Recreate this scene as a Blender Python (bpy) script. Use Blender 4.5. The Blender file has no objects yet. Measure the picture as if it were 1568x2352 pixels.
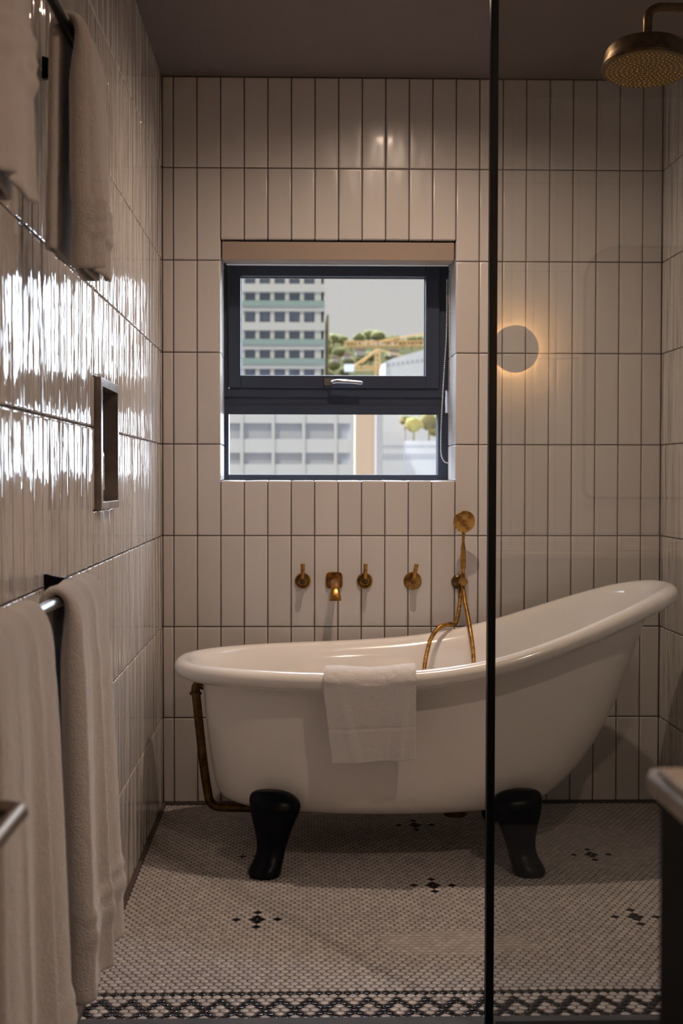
import bpy, math, random
import numpy as np
from mathutils import Vector, Matrix, noise

# ------------------------------------------------------------------ camera
F, CX, CY = 2890.56, 746.09, 1165.84
YAW, PITCH, ROLL = 0.02233, -0.02437, 0.0013
HC = 1.0974                     # eye height
XL, XR, YB, YG = -0.4457, 1.2161, 4.1876, 2.46   # left wall, right wall, back wall, glass screen
ZC = 2.418                      # ceiling
C = bpy.context.scene.collection
fw = Vector((math.sin(YAW)*math.cos(PITCH), math.cos(YAW)*math.cos(PITCH), math.sin(PITCH)))
rt = Vector((math.cos(YAW), -math.sin(YAW), 0)); up = rt.cross(fw)
rt2 = math.cos(ROLL)*rt + math.sin(ROLL)*up; up2 = -math.sin(ROLL)*rt + math.cos(ROLL)*up
cam_d = bpy.data.cameras.new('camera'); cam = bpy.data.objects.new('camera', cam_d); C.objects.link(cam)
M3 = Matrix((rt2, up2, -fw)).transposed()
cam.matrix_world = Matrix.Translation((0, 0, HC)) @ M3.to_4x4()
cam_d.sensor_fit = 'VERTICAL'; cam_d.sensor_height = 36.0; cam_d.sensor_width = 24.0
cam_d.lens = F/2352*36
cam_d.shift_x = (784-CX)/2352; cam_d.shift_y = (CY-1176)/2352
cam_d.clip_start = 0.05; cam_d.clip_end = 3000
cam_d.dof.use_dof = True; cam_d.dof.focus_distance = 3.15; cam_d.dof.aperture_fstop = 5.6
bpy.context.scene.camera = cam

def ray(px, py):
    return fw + rt2*((px-CX)/F) + up2*((CY-py)/F)
def P(px, py, Y):               # a measured point of the photo at depth Y
    d = ray(px, py); t = Y/d.y
    return Vector((d.x*t, Y, HC+d.z*t))
def PX(px, py, X):              # the same on a plane parallel to the left wall
    d = ray(px, py); t = X/d.x
    return Vector((X, d.y*t, HC+d.z*t))
def PF(px, py, z=0):            # the same on the floor
    d = ray(px, py); t = (z-HC)/d.z
    return Vector((d.x*t, d.y*t, z))

# ------------------------------------------------------------------ colour management, sky, sun, lamps
sc = bpy.context.scene
sc.view_settings.view_transform = 'Standard'; sc.view_settings.look = 'None'
sc.view_settings.exposure = 0.08; sc.view_settings.gamma = 1.0
sc.view_settings.use_curve_mapping = False

SKY_HAZE, SKY_HIGH, SKY_PATCH = (.62, .60, .585), (17, 19.5, 23.5), (9.5, 10.8, 12.5)
W = bpy.data.worlds.new('sky'); sc.world = W; W.use_nodes = True
nt = W.node_tree; nt.nodes.clear()
wo = nt.nodes.new('ShaderNodeOutputWorld'); bg = nt.nodes.new('ShaderNodeBackground')
tc = nt.nodes.new('ShaderNodeTexCoord'); sp = nt.nodes.new('ShaderNodeSeparateXYZ')
nt.links.new(tc.outputs['Generated'], sp.inputs[0])
# hazy daylight: dull haze straight ahead, a bright veiled patch of sky low on the right, bluer light from higher up
def wmath(op, a, b=None, clamp=False):
    m = nt.nodes.new('ShaderNodeMath'); m.operation = op; m.use_clamp = clamp
    for i, v in enumerate((a, b)):
        if v is None: continue
        if isinstance(v, (int, float)): m.inputs[i].default_value = v
        else: nt.links.new(v, m.inputs[i])
    return m.outputs[0]
def wramp(v, lo, hi):
    m = nt.nodes.new('ShaderNodeMapRange'); m.interpolation_type = 'SMOOTHSTEP'
    m.inputs['From Min'].default_value = lo; m.inputs['From Max'].default_value = hi
    nt.links.new(v, m.inputs['Value']); return m.outputs[0]
def wmix(f, a, b):
    m = nt.nodes.new('ShaderNodeMix'); m.data_type = 'RGBA'
    for k, v in (('A', a), ('B', b)):
        if isinstance(v, tuple): m.inputs[k].default_value = (*v, 1)
        else: nt.links.new(v, m.inputs[k])
    nt.links.new(f, m.inputs['Factor']); return m.outputs['Result']
sx, sy_, sz = sp.outputs
front = wramp(sy_, -.1, .5)
patch = wmath('MULTIPLY', wmath('MULTIPLY', wramp(sx, .108, .16), wmath('SUBTRACT', 1.0, wramp(sx, .6, .8))), wmath('MULTIPLY', front, wmath('SUBTRACT', 1.0, wramp(sz, .3, .5))))
high = wmath('MULTIPLY', front, wramp(sz, .17, .34))
col = wmix(high, SKY_HAZE, SKY_HIGH)
col = wmix(patch, col, SKY_PATCH)
nt.links.new(col, bg.inputs['Color'])
bg.inputs['Strength'].default_value = 1.0
nt.links.new(bg.outputs[0], wo.inputs[0])

sun_d = bpy.data.lights.new('sun', 'SUN'); sun_d.energy = 1.15; sun_d.angle = 0.02; sun_d.color = (1, .93, .82)
sun = bpy.data.objects.new('sun', sun_d); C.objects.link(sun)
sun.rotation_euler = Vector((0.5, 0.9, -1.1)).to_track_quat('-Z', 'Y').to_euler()   # shines from behind the building

DL = [(0.34, 3.40, 23.5), (.98, 1.52, 28.0)]        # two recessed downlights (x, y, watts)
REC = .008                                           # how deep the bulbs sit in the ceiling
for i, (x, y, e) in enumerate(DL):
    l = bpy.data.lights.new('downlight_bulb', 'SPOT'); l.spot_size = math.radians(165); l.spot_blend = 1.0; l.shadow_soft_size = .025; l.energy = e*3
    l.color = (1.0, 0.755, 0.575)
    o = bpy.data.objects.new('downlight_bulb', l); C.objects.link(o); o.location = (x, y, ZC+REC-.001)

# ------------------------------------------------------------------ materials
def mat(name, color=(.8, .8, .8), rough=.5, metal=0.0, spec=.5, coat=0.0, sheen=0.0):
    m = bpy.data.materials.new(name); m.use_nodes = True
    b = m.node_tree.nodes['Principled BSDF']
    b.inputs['Base Color'].default_value = (*color, 1); b.inputs['Roughness'].default_value = rough
    b.inputs['Metallic'].default_value = metal; b.inputs['Specular IOR Level'].default_value = spec
    b.inputs['Coat Weight'].default_value = coat; b.inputs['Sheen Weight'].default_value = sheen
    b.inputs['Coat Roughness'].default_value = .08
    return m
def nodes(m): return m.node_tree.nodes, m.node_tree.links, m.node_tree.nodes['Principled BSDF']
def coords(m, scale=(1, 1, 1), island=0.0):
    n, l, b = nodes(m)
    t = n.new('ShaderNodeTexCoord'); mp = n.new('ShaderNodeMapping'); mp.inputs['Scale'].default_value = scale
    l.new(t.outputs['Object'], mp.inputs['Vector'])
    if not island: return mp.outputs[0]
    g = n.new('ShaderNodeNewGeometry'); mu = n.new('ShaderNodeMath'); mu.operation = 'MULTIPLY'
    mu.inputs[1].default_value = island; l.new(g.outputs['Random Per Island'], mu.inputs[0])
    a = n.new('ShaderNodeVectorMath'); a.operation = 'ADD'
    l.new(mp.outputs[0], a.inputs[0]); l.new(mu.outputs[0], a.inputs[1])
    return a.outputs[0]
def bump(m, vec, scale, dist, strength=1.0, detail=2.0, prev=None):
    n, l, b = nodes(m)
    t = n.new('ShaderNodeTexNoise'); t.inputs['Scale'].default_value = scale; t.inputs['Detail'].default_value = detail
    l.new(vec, t.inputs['Vector'])
    bp = n.new('ShaderNodeBump'); bp.inputs['Distance'].default_value = dist; bp.inputs['Strength'].default_value = strength
    l.new(t.outputs[0], bp.inputs['Height'])
    if prev: l.new(prev, bp.inputs['Normal'])
    l.new(bp.outputs[0], b.inputs['Normal'])
    return bp.outputs[0]
def tint(m, vec, scale, c1, c2, lo=.3, hi=.7, detail=3.0, rough=None):
    n, l, b = nodes(m)
    t = n.new('ShaderNodeTexNoise'); t.inputs['Scale'].default_value = scale; t.inputs['Detail'].default_value = detail
    l.new(vec, t.inputs['Vector'])
    r = n.new('ShaderNodeValToRGB'); r.color_ramp.elements[0].position = lo; r.color_ramp.elements[1].position = hi
    r.color_ramp.elements[0].color = (*c1, 1); r.color_ramp.elements[1].color = (*c2, 1)
    l.new(t.outputs[0], r.inputs[0]); l.new(r.outputs[0], b.inputs['Base Color'])
    if rough:
        q = n.new('ShaderNodeMapRange'); q.inputs['To Min'].default_value = rough[0]; q.inputs['To Max'].default_value = rough[1]
        l.new(t.outputs[0], q.inputs['Value']); l.new(q.outputs[0], b.inputs['Roughness'])
def island_tint(m, c1, c2):
    n, l, b = nodes(m)
    g = n.new('ShaderNodeNewGeometry'); r = n.new('ShaderNodeMix'); r.data_type = 'RGBA'
    r.inputs['A'].default_value = (*c1, 1); r.inputs['B'].default_value = (*c2, 1)
    l.new(g.outputs['Random Per Island'], r.inputs['Factor']); l.new(r.outputs['Result'], b.inputs['Base Color'])

M = {}
M['tile_side'] = mat('glazed_wall_tile_side', rough=.06, spec=.7)
island_tint(M['tile_side'], (.575, .54, .515), (.635, .60, .575))
v = coords(M['tile_side'], (1, 1, .13), 13.0)
n1 = bump(M['tile_side'], v, 22, .0135, detail=1.3)
v = coords(M['tile_side'], (1, 1, .22), 7.0)
bump(M['tile_side'], v, 75, .0022, detail=1.0, prev=n1)
M['tile_back'] = mat('glazed_wall_tile_back', rough=.27, spec=.5, coat=.12)
island_tint(M['tile_back'], (.575, .54, .515), (.635, .60, .575))
v = coords(M['tile_back'], (1, 1, .25), 13.0); bump(M['tile_back'], v, 16, .004, detail=1.5)
M['grout'] = mat('dark_grout', (.085, .065, .06), .85)
M['plaster'] = mat('rough_ceiling_plaster', (.17, .135, .125), .9)
v = coords(M['plaster']); bump(M['plaster'], v, 160, .004, detail=4)
M['paint'] = mat('plain_wall_paint', (.66, .62, .58), .7)
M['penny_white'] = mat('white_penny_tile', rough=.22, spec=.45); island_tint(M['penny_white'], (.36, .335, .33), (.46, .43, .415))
M['penny_black'] = mat('black_penny_tile', (.005, .006, .009), .09, spec=.4)
M['floor_grout'] = mat('floor_grout', (.105, .085, .08), .8)
M['stone'] = mat('grey_stone', (.2, .19, .19), .6, spec=.2); tint(M['stone'], coords(M['stone']), 9, (.048, .048, .052), (.085, .084, .088))
M['brass'] = mat('aged_brass', (.52, .27, .06), .28, 1.0)
tint(M['brass'], coords(M['brass']), 60, (.24, .115, .03), (.50, .28, .075), .35, .6, rough=(.2, .42))
M['brass_dark'] = mat('dark_aged_brass', (.25, .15, .05), .32, 1.0)
tint(M['brass_dark'], coords(M['brass_dark']), 45, (.07, .042, .016), (.20, .125, .045), .3, .7, rough=(.22, .45))
M['enamel'] = mat('white_bath_enamel', (.86, .825, .785), .12, spec=.55, coat=.3)
M['black_enamel'] = mat('black_enamel', (.0015, .0025, .006), .32, spec=.12)
M['black_metal'] = mat('black_powder_metal', (.003, .004, .006), .42, spec=.12)
M['steel'] = mat('brushed_steel', (.35, .36, .38), .28, 1.0)
M['bronze'] = mat('brushed_bronze', (.30, .24, .19), .35, 1.0)
M['frame'] = mat('dark_blue_grey_aluminium', (.024, .034, .060), .42)
M['white'] = mat('white_plastic', (.72, .72, .70), .45)
M['blind'] = mat('beige_blind_fabric', (.36, .285, .235), .9); bump(M['blind'], coords(M['blind'], (1, 1, 8)), 300, .0003)
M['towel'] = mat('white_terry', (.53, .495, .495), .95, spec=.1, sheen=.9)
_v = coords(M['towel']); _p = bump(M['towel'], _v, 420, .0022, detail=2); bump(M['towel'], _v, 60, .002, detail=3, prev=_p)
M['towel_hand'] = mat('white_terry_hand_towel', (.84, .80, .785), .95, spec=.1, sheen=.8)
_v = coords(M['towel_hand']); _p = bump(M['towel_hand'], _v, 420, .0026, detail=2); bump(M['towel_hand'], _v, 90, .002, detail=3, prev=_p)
M['marble'] = mat('brown_grey_marble', (.2, .16, .14), .25)
tint(M['marble'], coords(M['marble'], (1, .6, 1)), 14, (.07, .055, .05), (.27, .21, .17), .3, .75, 5)
M['marble_frame'] = mat('grey_marble', (.2, .16, .14), .22)
tint(M['marble_frame'], coords(M['marble_frame'], (1, .6, 1)), 12, (.10, .085, .08), (.30, .26, .24), .3, .75, 5)
M['marble_top'] = mat('pale_marble_top', (.4, .33, .28), .16)
tint(M['marble_top'], coords(M['marble_top']), 6, (.30, .25, .22), (.52, .44, .38), .35, .65, 5)
M['black_cab'] = mat('black_cabinet_lacquer', (.002, .003, .004), .5, spec=.06)
M['mirror'] = mat('mirror_glass', (.75, .75, .75), .01, 1.0)
M['bottle'] = mat('black_bottle', (.01, .01, .014), .12)
M['label'] = mat('kraft_label', (.42, .32, .22), .7)
M['ink'] = mat('label_ink', (.03, .025, .03), .7)
M['brass_face'] = mat('brass_face_plate', (.20, .14, .065), .4, 1.0)
M['nozzle'] = mat('brass_nozzle', (.75, .5, .15), .18, 1.0)
def glass(name, tintc, haze, ior=1.5):
    m = bpy.data.materials.new(name); m.use_nodes = True; n = m.node_tree.nodes; l = m.node_tree.links; n.clear()
    o = n.new('ShaderNodeOutputMaterial'); tr = n.new('ShaderNodeBsdfTransparent'); tr.inputs[0].default_value = (*tintc, 1)
    g = n.new('ShaderNodeBsdfGlossy'); g.inputs['Roughness'].default_value = 0.0
    fr = n.new('ShaderNodeFresnel'); ge = n.new('ShaderNodeNewGeometry'); mi_ = n.new('ShaderNodeMapRange'); l.new(ge.outputs['Backfacing'], mi_.inputs[0])
    mi_.inputs['To Min'].default_value = ior; mi_.inputs['To Max'].default_value = 1/ior; l.new(mi_.outputs[0], fr.inputs[0])
    mx = n.new('ShaderNodeMixShader'); l.new(fr.outputs[0], mx.inputs[0]); l.new(tr.outputs[0], mx.inputs[1]); l.new(g.outputs[0], mx.inputs[2])
    last = mx
    if haze:
        df = n.new('ShaderNodeBsdfDiffuse'); df.inputs[0].default_value = (.6, .6, .6, 1)
        t = n.new('ShaderNodeTexCoord'); no = n.new('ShaderNodeTexNoise'); no.inputs['Scale'].default_value = 7; no.inputs['Detail'].default_value = 5
        l.new(t.outputs['Object'], no.inputs['Vector'])
        q = n.new('ShaderNodeMapRange'); q.inputs['From Min'].default_value = .45; q.inputs['From Max'].default_value = .8
        q.inputs['To Min'].default_value = haze*.4; q.inputs['To Max'].default_value = haze*2.5; l.new(no.outputs[0], q.inputs[0])
        m2 = n.new('ShaderNodeMixShader'); l.new(q.outputs[0], m2.inputs[0]); l.new(mx.outputs[0], m2.inputs[1]); l.new(df.outputs[0], m2.inputs[2]); last = m2
    l.new(last.outputs[0], o.inputs[0]); return m
M['shower_glass'] = glass('shower_glass', (.885, .895, .89), .008, 1.7)
M['window_glass'] = glass('window_glass', (.97, .98, .98), .004)
def emit(name, col, s):
    m = bpy.data.materials.new(name); m.use_nodes = True; n = m.node_tree.nodes; n.clear()
    o = n.new('ShaderNodeOutputMaterial'); e = n.new('ShaderNodeEmission'); e.inputs[0].default_value = (*col, 1); e.inputs[1].default_value = s
    m.node_tree.links.new(e.outputs[0], o.inputs[0]); return m
M['sconce_glow'] = emit('sconce_led', (1, .54, .19), 560)
M['reflector'] = mat('downlight_reflector', (.5, .45, .4), .5)
M['bulb_glow'] = emit('bulb_glow', (1, .6, .32), 6)

# ------------------------------------------------------------------ mesh helpers
class MB:
    def __init__(s): s.v = []; s.f = []; s.m = []
    def add(s, vs, fs, mi=0):
        o = len(s.v); s.v += [tuple(p) for p in vs]
        s.f += [tuple(i+o for i in f) for f in fs]; s.m += [mi]*len(fs)
    def box(s, a, b, mi=0):
        x0, y0, z0 = [min(a[i], b[i]) for i in range(3)]; x1, y1, z1 = [max(a[i], b[i]) for i in range(3)]
        s.add([(x0,y0,z0),(x1,y0,z0),(x1,y1,z0),(x0,y1,z0),(x0,y0,z1),(x1,y0,z1),(x1,y1,z1),(x0,y1,z1)],
              [(0,3,2,1),(4,5,6,7),(0,1,5,4),(1,2,6,5),(2,3,7,6),(3,0,4,7)], mi)
    def grid(s, rows, closed_u=False, closed_v=False, cap0=False, cap1=False, mi=0):
        nr = len(rows); nc = len(rows[0]); vs = [p for r in rows for p in r]; fs = []
        for i in range(nr if closed_v else nr-1):
            for j in range(nc if closed_u else nc-1):
                i2 = (i+1) % nr; j2 = (j+1) % nc
                fs.append((i*nc+j, i*nc+j2, i2*nc+j2, i2*nc+j))
        if cap0: fs.append(tuple(reversed(range(nc))))
        if cap1: fs.append(tuple((nr-1)*nc+j for j in range(nc)))
        s.add(vs, fs, mi)
    def tube(s, path, r, n=14, mi=0, caps=True):
        path = [Vector(p) for p in path]; k = len(path); rr = r if isinstance(r, (list, tuple)) else [r]*k
        rows = []; nrm = None
        for i in range(k):
            t = (path[min(i+1, k-1)]-path[max(i-1, 0)]).normalized()
            if nrm is None:
                a = Vector((0, 0, 1)) if abs(t.z) < .9 else Vector((0, 1, 0)); nrm = t.cross(a).normalized()
            else: nrm = (nrm-t*nrm.dot(t)).normalized()
            b = t.cross(nrm)
            rows.append([path[i]+(nrm*math.cos(2*math.pi*j/n)+b*math.sin(2*math.pi*j/n))*rr[i] for j in range(n)])
        s.grid(rows, closed_u=True, cap0=caps, cap1=caps, mi=mi)
    def lathe(s, prof, origin, axis, n=32, mi=0, caps=True):      # prof: (radius, distance along axis)
        axis = Vector(axis).normalized(); a = Vector((0, 0, 1)) if abs(axis.z) < .9 else Vector((1, 0, 0))
        u = axis.cross(a).normalized(); w = axis.cross(u); o = Vector(origin)
        rows = [[o+axis*d+(u*math.cos(2*math.pi*j/n)+w*math.sin(2*math.pi*j/n))*max(r, 1e-5) for j in range(n)] for r, d in prof]
        s.grid(rows, closed_u=True, cap0=caps, cap1=caps, mi=mi)
def obj(name, mb, mats, parent=None, smooth=None, bevel=0, origin=None, sub=0, solid=0):
    me = bpy.data.meshes.new(name)
    v = np.array(mb.v, dtype=float).reshape(-1, 3)
    if parent is not None:
        org = Vector(parent['_o']) if '_o' in parent else Vector((0, 0, 0))
        loc = Vector((0, 0, 0))
    else:
        if origin is None: origin = (0, 0, 0)
        elif origin == 'base': origin = tuple((v.min(0)+v.max(0))/2*np.array([1, 1, 0])+v.min(0)*np.array([0, 0, 1]))
        org = Vector(origin); loc = org
    v = v-np.array(org)
    me.from_pydata(v.tolist(), [], mb.f)
    if not isinstance(mats, (list, tuple)): mats = [mats]
    for m in mats: me.materials.append(m)
    me.polygons.foreach_set('material_index', mb.m)
    if smooth is not None: me.shade_smooth() if smooth >= 180 else me.set_sharp_from_angle(angle=math.radians(smooth))
    if smooth is not None and smooth < 180:
        me.polygons.foreach_set('use_smooth', [True]*len(me.polygons)); me.set_sharp_from_angle(angle=math.radians(smooth))
    me.update()
    o = bpy.data.objects.new(name, me); C.objects.link(o); o.location = loc
    if parent is not None: o.parent = parent; o['_o'] = tuple(org)
    else: o['_o'] = tuple(org)
    if solid:
        m = o.modifiers.new('thick', 'SOLIDIFY'); m.thickness = solid; m.offset = 0
    if bevel:
        m = o.modifiers.new('bevel', 'BEVEL'); m.width = bevel; m.segments = 3; m.limit_method = 'ANGLE'
        m.angle_limit = math.radians(40); m.use_clamp_overlap = True
        me.polygons.foreach_set('use_smooth', [True]*len(me.polygons)); m.harden_normals = True
    if sub:
        m = o.modifiers.new('sub', 'SUBSURF'); m.levels = sub; m.render_levels = sub
    return o
def fixnormals(o):
    import bmesh
    b = bmesh.new(); b.from_mesh(o.data); bmesh.ops.recalc_face_normals(b, faces=b.faces); b.to_mesh(o.data); b.free()
    return o
def tag(o, label=None, cat=None, group=None, kind=None):
    if label: o['label'] = label
    if cat: o['category'] = cat
    if group: o['group'] = group
    if kind: o['kind'] = kind
    return o
def thing(name, label, cat, loc, group=None, kind=None):
    o = bpy.data.objects.new(name, None); C.objects.link(o); o.location = loc; o.empty_display_size = .05
    o['_o'] = tuple(loc); return tag(o, label, cat, group, kind)
def struct(name, mb, mats, **k):
    return tag(obj(name, mb, mats, **k), kind='structure')
def quick(name, mbfun, mats, parent=None, **k):
    mb = MB(); mbfun(mb); return obj(name, mb, mats, parent, **k)
def smoothpath(pts, n=8):
    pts = [Vector(p) for p in pts]; out = []
    for i in range(len(pts)-1):
        p0 = pts[max(i-1, 0)]; p1 = pts[i]; p2 = pts[i+1]; p3 = pts[min(i+2, len(pts)-1)]
        for k in range(n):
            t = k/n
            out.append(.5*((2*p1)+(p2-p0)*t+(2*p0-5*p1+4*p2-p3)*t*t+(3*p1-p0-3*p2+p3)*t**3))
    out.append(pts[-1]); return out
def interp(x, xs, ys): return float(np.interp(x, xs, ys))

# ------------------------------------------------------------------ tiled walls
rnd = random.Random(4)
def minus(rect, hole):
    u0, v0, u1, v1 = rect; a0, b0, a1, b1 = hole
    if u1 <= a0+1e-4 or u0 >= a1-1e-4 or v1 <= b0+1e-4 or v0 >= b1-1e-4: return [rect]
    out = []
    if v1 > b1: out.append((u0, b1, u1, v1))
    if v0 < b0: out.append((u0, v0, u1, b0))
    m0, m1 = max(v0, b0), min(v1, b1)
    if u0 < a0: out.append((u0, m0, a0, m1))
    if u1 > a1: out.append((a1, m0, u1, m1))
    return [r for r in out if r[2]-r[0] > .008 and r[3]-r[1] > .008]
def tile(mb, rect, org, u, v, n, g=.0015, h=.0045, tiltamp=.002, mi=1):
    u0, v0, u1, v1 = rect; u0 += g; v0 += g; u1 -= g; v1 -= g
    tu, tv = rnd.gauss(0, tiltamp), rnd.gauss(0, tiltamp*.5); cu, cv = (u0+u1)/2, (v0+v1)/2
    rings = [(0, -.002), (0, h-.0028), (.0006, h-.0013), (.0018, h-.0004), (.0045, h-.00005), (.0065, h)]
    vs = []
    for ins, hh in rings:
        for a, b in ((u0+ins, v0+ins), (u1-ins, v0+ins), (u1-ins, v1-ins), (u0+ins, v1-ins)):
            dh = hh + (tu*(a-cu)+tv*(b-cv) if hh > 0 else 0)
            vs.append(org+u*a+v*b+n*dh)
    fs = []
    for k in range(len(rings)-1):
        for j in range(4): fs.append((k*4+j, k*4+(j+1) % 4, k*4+4+(j+1) % 4, k*4+4+j))
    e = (len(rings)-1)*4; fs.append((e, e+1, e+2, e+3))
    mb.add(vs, fs, mi)
ROWS = [0.010]+[2.1178-.30409*k for k in range(6, -1, -1)]+[ZC-.002]     # horizontal joints
def tiled(mb, org, u, v, n, ulines, vlines, holes=(), **k):
    for i in range(len(ulines)-1):
        for j in range(len(vlines)-1):
            rs = [(ulines[i], vlines[j], ulines[i+1], vlines[j+1])]
            for h in holes: rs = [q for r in rs for q in minus(r, h)]
            for r in rs: tile(mb, r, org, u, v, n, **k)
X_, Y_, Z_ = Vector((1, 0, 0)), Vector((0, 1, 0)), Vector((0, 0, 1))
T = .0045
# back wall with the window opening (ten tiles wide)
wx0 = -.4088+.078*2; wx1 = wx0+.78; wz1 = P(780, 550, YB).z; wz0 = P(780, 1104, YB).z
YF = 4.395                                   # front of the window frame
mb = MB()
cols = [XL]+[-.4088+.078*k for k in range(21)]+[XR]
o = Vector((0, YB+T, 0))
tiled(mb, o, X_, Z_, -Y_, cols, ROWS, [(wx0, wz0, wx1, wz1)])
gx0, gx1, gz0, gz1 = wx0-T, wx1+T, wz0-T, wz1+T
for a, b in (((XL-.1, -.05), (gx0, ZC+.1)), ((gx1, -.05), (XR+.1, ZC+.1)), ((gx0, -.05), (gx1, gz0)), ((gx0, gz1), (gx1, ZC+.1))):
    mb.box((a[0], YB+T, a[1]), (b[0], 4.56, b[1]), 0)
# tiled reveals
rl = [0, .14, YF-YB]
sill = [wx0+.078*k for k in range(11)]
tiled(mb, Vector((0, YB, wz0-T)), X_, Y_, Z_, sill, [0, YF-YB+.02], tiltamp=.01, h=.0045+T*0)
tiled(mb, Vector((0, YB, wz1+T)), X_, Y_, -Z_, sill, [0, YF-YB+.02])
zz = [wz0]+[z for z in ROWS if wz0+.02 < z < wz1-.02]+[wz1]
tiled(mb, Vector((wx0-T, YB, 0)), Y_, Z_, X_, rl, zz)
tiled(mb, Vector((wx1+T, YB, 0)), Y_, Z_, -X_, rl, zz)
struct('wall_back', mb, [M['grout'], M['tile_back']], smooth=40)
# left wall with the niche opening
ny0, ny1, nz0, nz1 = 2.79, 3.065, 1.023, 1.318
mb = MB(); o = Vector((XL-T, 0, 0))
k0 = int((-1.2-1.989)/.078)
lcols = [1.989+.078*k for k in range(k0, 29)]
lcols = [y for y in lcols if y < YB-.01]+[YB]
tiled(mb, o, Y_, Z_, X_, lcols, ROWS, [(ny0, nz0, ny1, nz1)], tiltamp=.004)
for a, b in (((-1.3, -.05), (ny0, ZC+.1)), ((ny1, -.05), (4.56, ZC+.1)), ((ny0, -.05), (ny1, nz0)), ((ny0, nz1), (ny1, ZC+.1))):
    mb.box((XL-T, a[0], a[1]), (XL-.25, b[0], b[1]), 0)
struct('wall_left', mb, [M['grout'], M['tile_side']], smooth=40)
# right wall of the wet room
mb = MB(); o = Vector((XR+T, 0, 0)); rc = [YB-.078*k+.036 for k in range(23, 0, -1)]
tiled(mb, o, Y_, Z_, -X_, [r for r in rc if r > YG-.02]+[YB], ROWS, tiltamp=.003)
mb.box((XR+T, YG-.02, -.05), (XR+.12, 4.56, ZC+.1), 0)
struct('wall_right', mb, [M['grout'], M['tile_side']], smooth=40)
# camera side wall: tiled, carries the mirror and the round sconce
FX0, FY = .20, .55
mb = MB(); o = Vector((0, FY-T, 0)); fc = [FX0+.078*k for k in range(24)]
tiled(mb, o, X_, Z_, Y_, fc, ROWS, tiltamp=.003)
mb.box((FX0, FY-T, -.05), (2.1, FY-.12, ZC+.1), 0)
struct('wall_front', mb, [M['grout'], M['tile_back']], smooth=40)
mb = MB()
mb.box((2.0, FY-.1, -.05), (2.1, YG, ZC+.1)); mb.box((XR+.12, YG-.02, -.05), (2.1, YG+.08, ZC+.1))
struct('wall_vanity_side', mb, M['paint'])
mb = MB()
mb.box((FX0, -1.2, -.05), (FX0+.1, FY-.12, ZC+.1)); mb.box((XL-.2, -1.3, -.05), (FX0+.1, -1.2, ZC+.1))
struct('wall_hall', mb, M['paint'])
mb = MB(); RH = .050
def holed(mb, x0, y0, x1, y1, z, holes, R_, h=.09):
    ys = [y0]; last = y0
    for (x, y, e) in sorted(holes, key=lambda q: q[1]):
        mb.box((x0, last, z), (x1, y-h, z+.12)); mb.box((x0, y-h, z), (x-h, y+h, z+.12)); mb.box((x+h, y-h, z), (x1, y+h, z+.12)); last = y+h
        n_ = 48; sq = []; ci = []
        for k in range(n_):
            a = 2*math.pi*k/n_; c_, s_ = math.cos(a), math.sin(a); m = max(abs(c_), abs(s_)); sq.append((x+h*c_/m, y+h*s_/m)); ci.append((x+R_*c_, y+R_*s_))
        vs = [(p[0], p[1], z) for p in sq]+[(p[0], p[1], z) for p in ci]+[(p[0], p[1], z+.12) for p in sq]
        mb.add(vs, [(k, (k+1) % n_, n_+(k+1) % n_, n_+k) for k in range(n_)]+[tuple(range(2*n_, 3*n_))])
    mb.box((x0, last, z), (x1, y1, z+.12))
holed(mb, XL-.2, -1.3, 2.1, 4.56, ZC, DL, RH)
struct('ceiling', mb, M['plaster'])
# dark strips at wall feet: sealant, but trim_2 colours in a shadow gap's shade
mb = MB(); mb.box((XL, YB-.006, 0), (XR, YB+T, .010)); struct('trim_1', mb, M['grout'])
mb = MB(); mb.box((XL-T, YG, 0), (XL+.010, YB-.006, .010)); struct('trim_2', mb, M['grout'])
mb = MB(); mb.box((XR-.008, YG+.05, 0), (XR+T, YB-.006, .012)); struct('trim_3', mb, M['grout'])

# ------------------------------------------------------------------ penny mosaic floor
DXp, DYp, RP = .0205, .0167, .0092
line = PF(620, 2283); YL = line.y
def isblack(i, row, x):
    """i column index, row counted from the border line (towards the camera negative), x position in pitches"""
    if row == 0: return True
    if -8 <= row <= -2:
        k = -row-2; d = min(k, 6-k)*.5          # 0,.5,1,1.5,1,.5,0
        q = (x-border0) % 3.0; q = min(q, 3-q)
        return abs(q-d) < .3
    return False
border0 = ((PF(236, 2296).x-XL)/DXp)
border0 = round(border0)           # peaks sit on an even row
flow = []
for px, py in ((590, 2112), (993, 2034), (1361, 1962), (1465, 2105), (950, 1895), (590, 1966)):
    p = PF(px, py); r = round((p.y-YL)/DYp); xx = (p.x-XL)/DXp
    off = 0.5 if (r+1) % 2 else 0.0
    flow.append((r, round(xx-off)+off))
cells = {}
for r, cxx in flow:
    for dr, dx in ((0, -.5), (0, .5), (1, 0), (-1, 0), (3, 0), (-3, 0), (0, -2.5), (0, 2.5)):
        cells[(r+dr, round((cxx+dx)*2))] = 1
nseg = 16; ang = np.arange(nseg)*2*math.pi/nseg; ring = np.stack([np.cos(ang), np.sin(ang)], 1)
prof = [(1.0, -.001), (1.0, .0004), (.95, .0013), (.82, .0019), (.55, .0022)]
V = []; Fc = []; mi = []; rows_n = int((YB-YL)/DYp)+1
pr = random.Random(9)
def hazefield(x, y):
    a = PF(1040, 2165); b = PF(1330, 1960)
    d1 = ((x-a.x)/.20)**2+((y-a.y)/.10)**2; d2 = ((x-b.x)/.22)**2+((y-b.y)/.24)**2
    n_ = noise.noise(Vector((x*16, y*16, 3)))*.9
    return max(0, min(1, 1.25-min(d1, d2)+n_))
idx = 0
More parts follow.
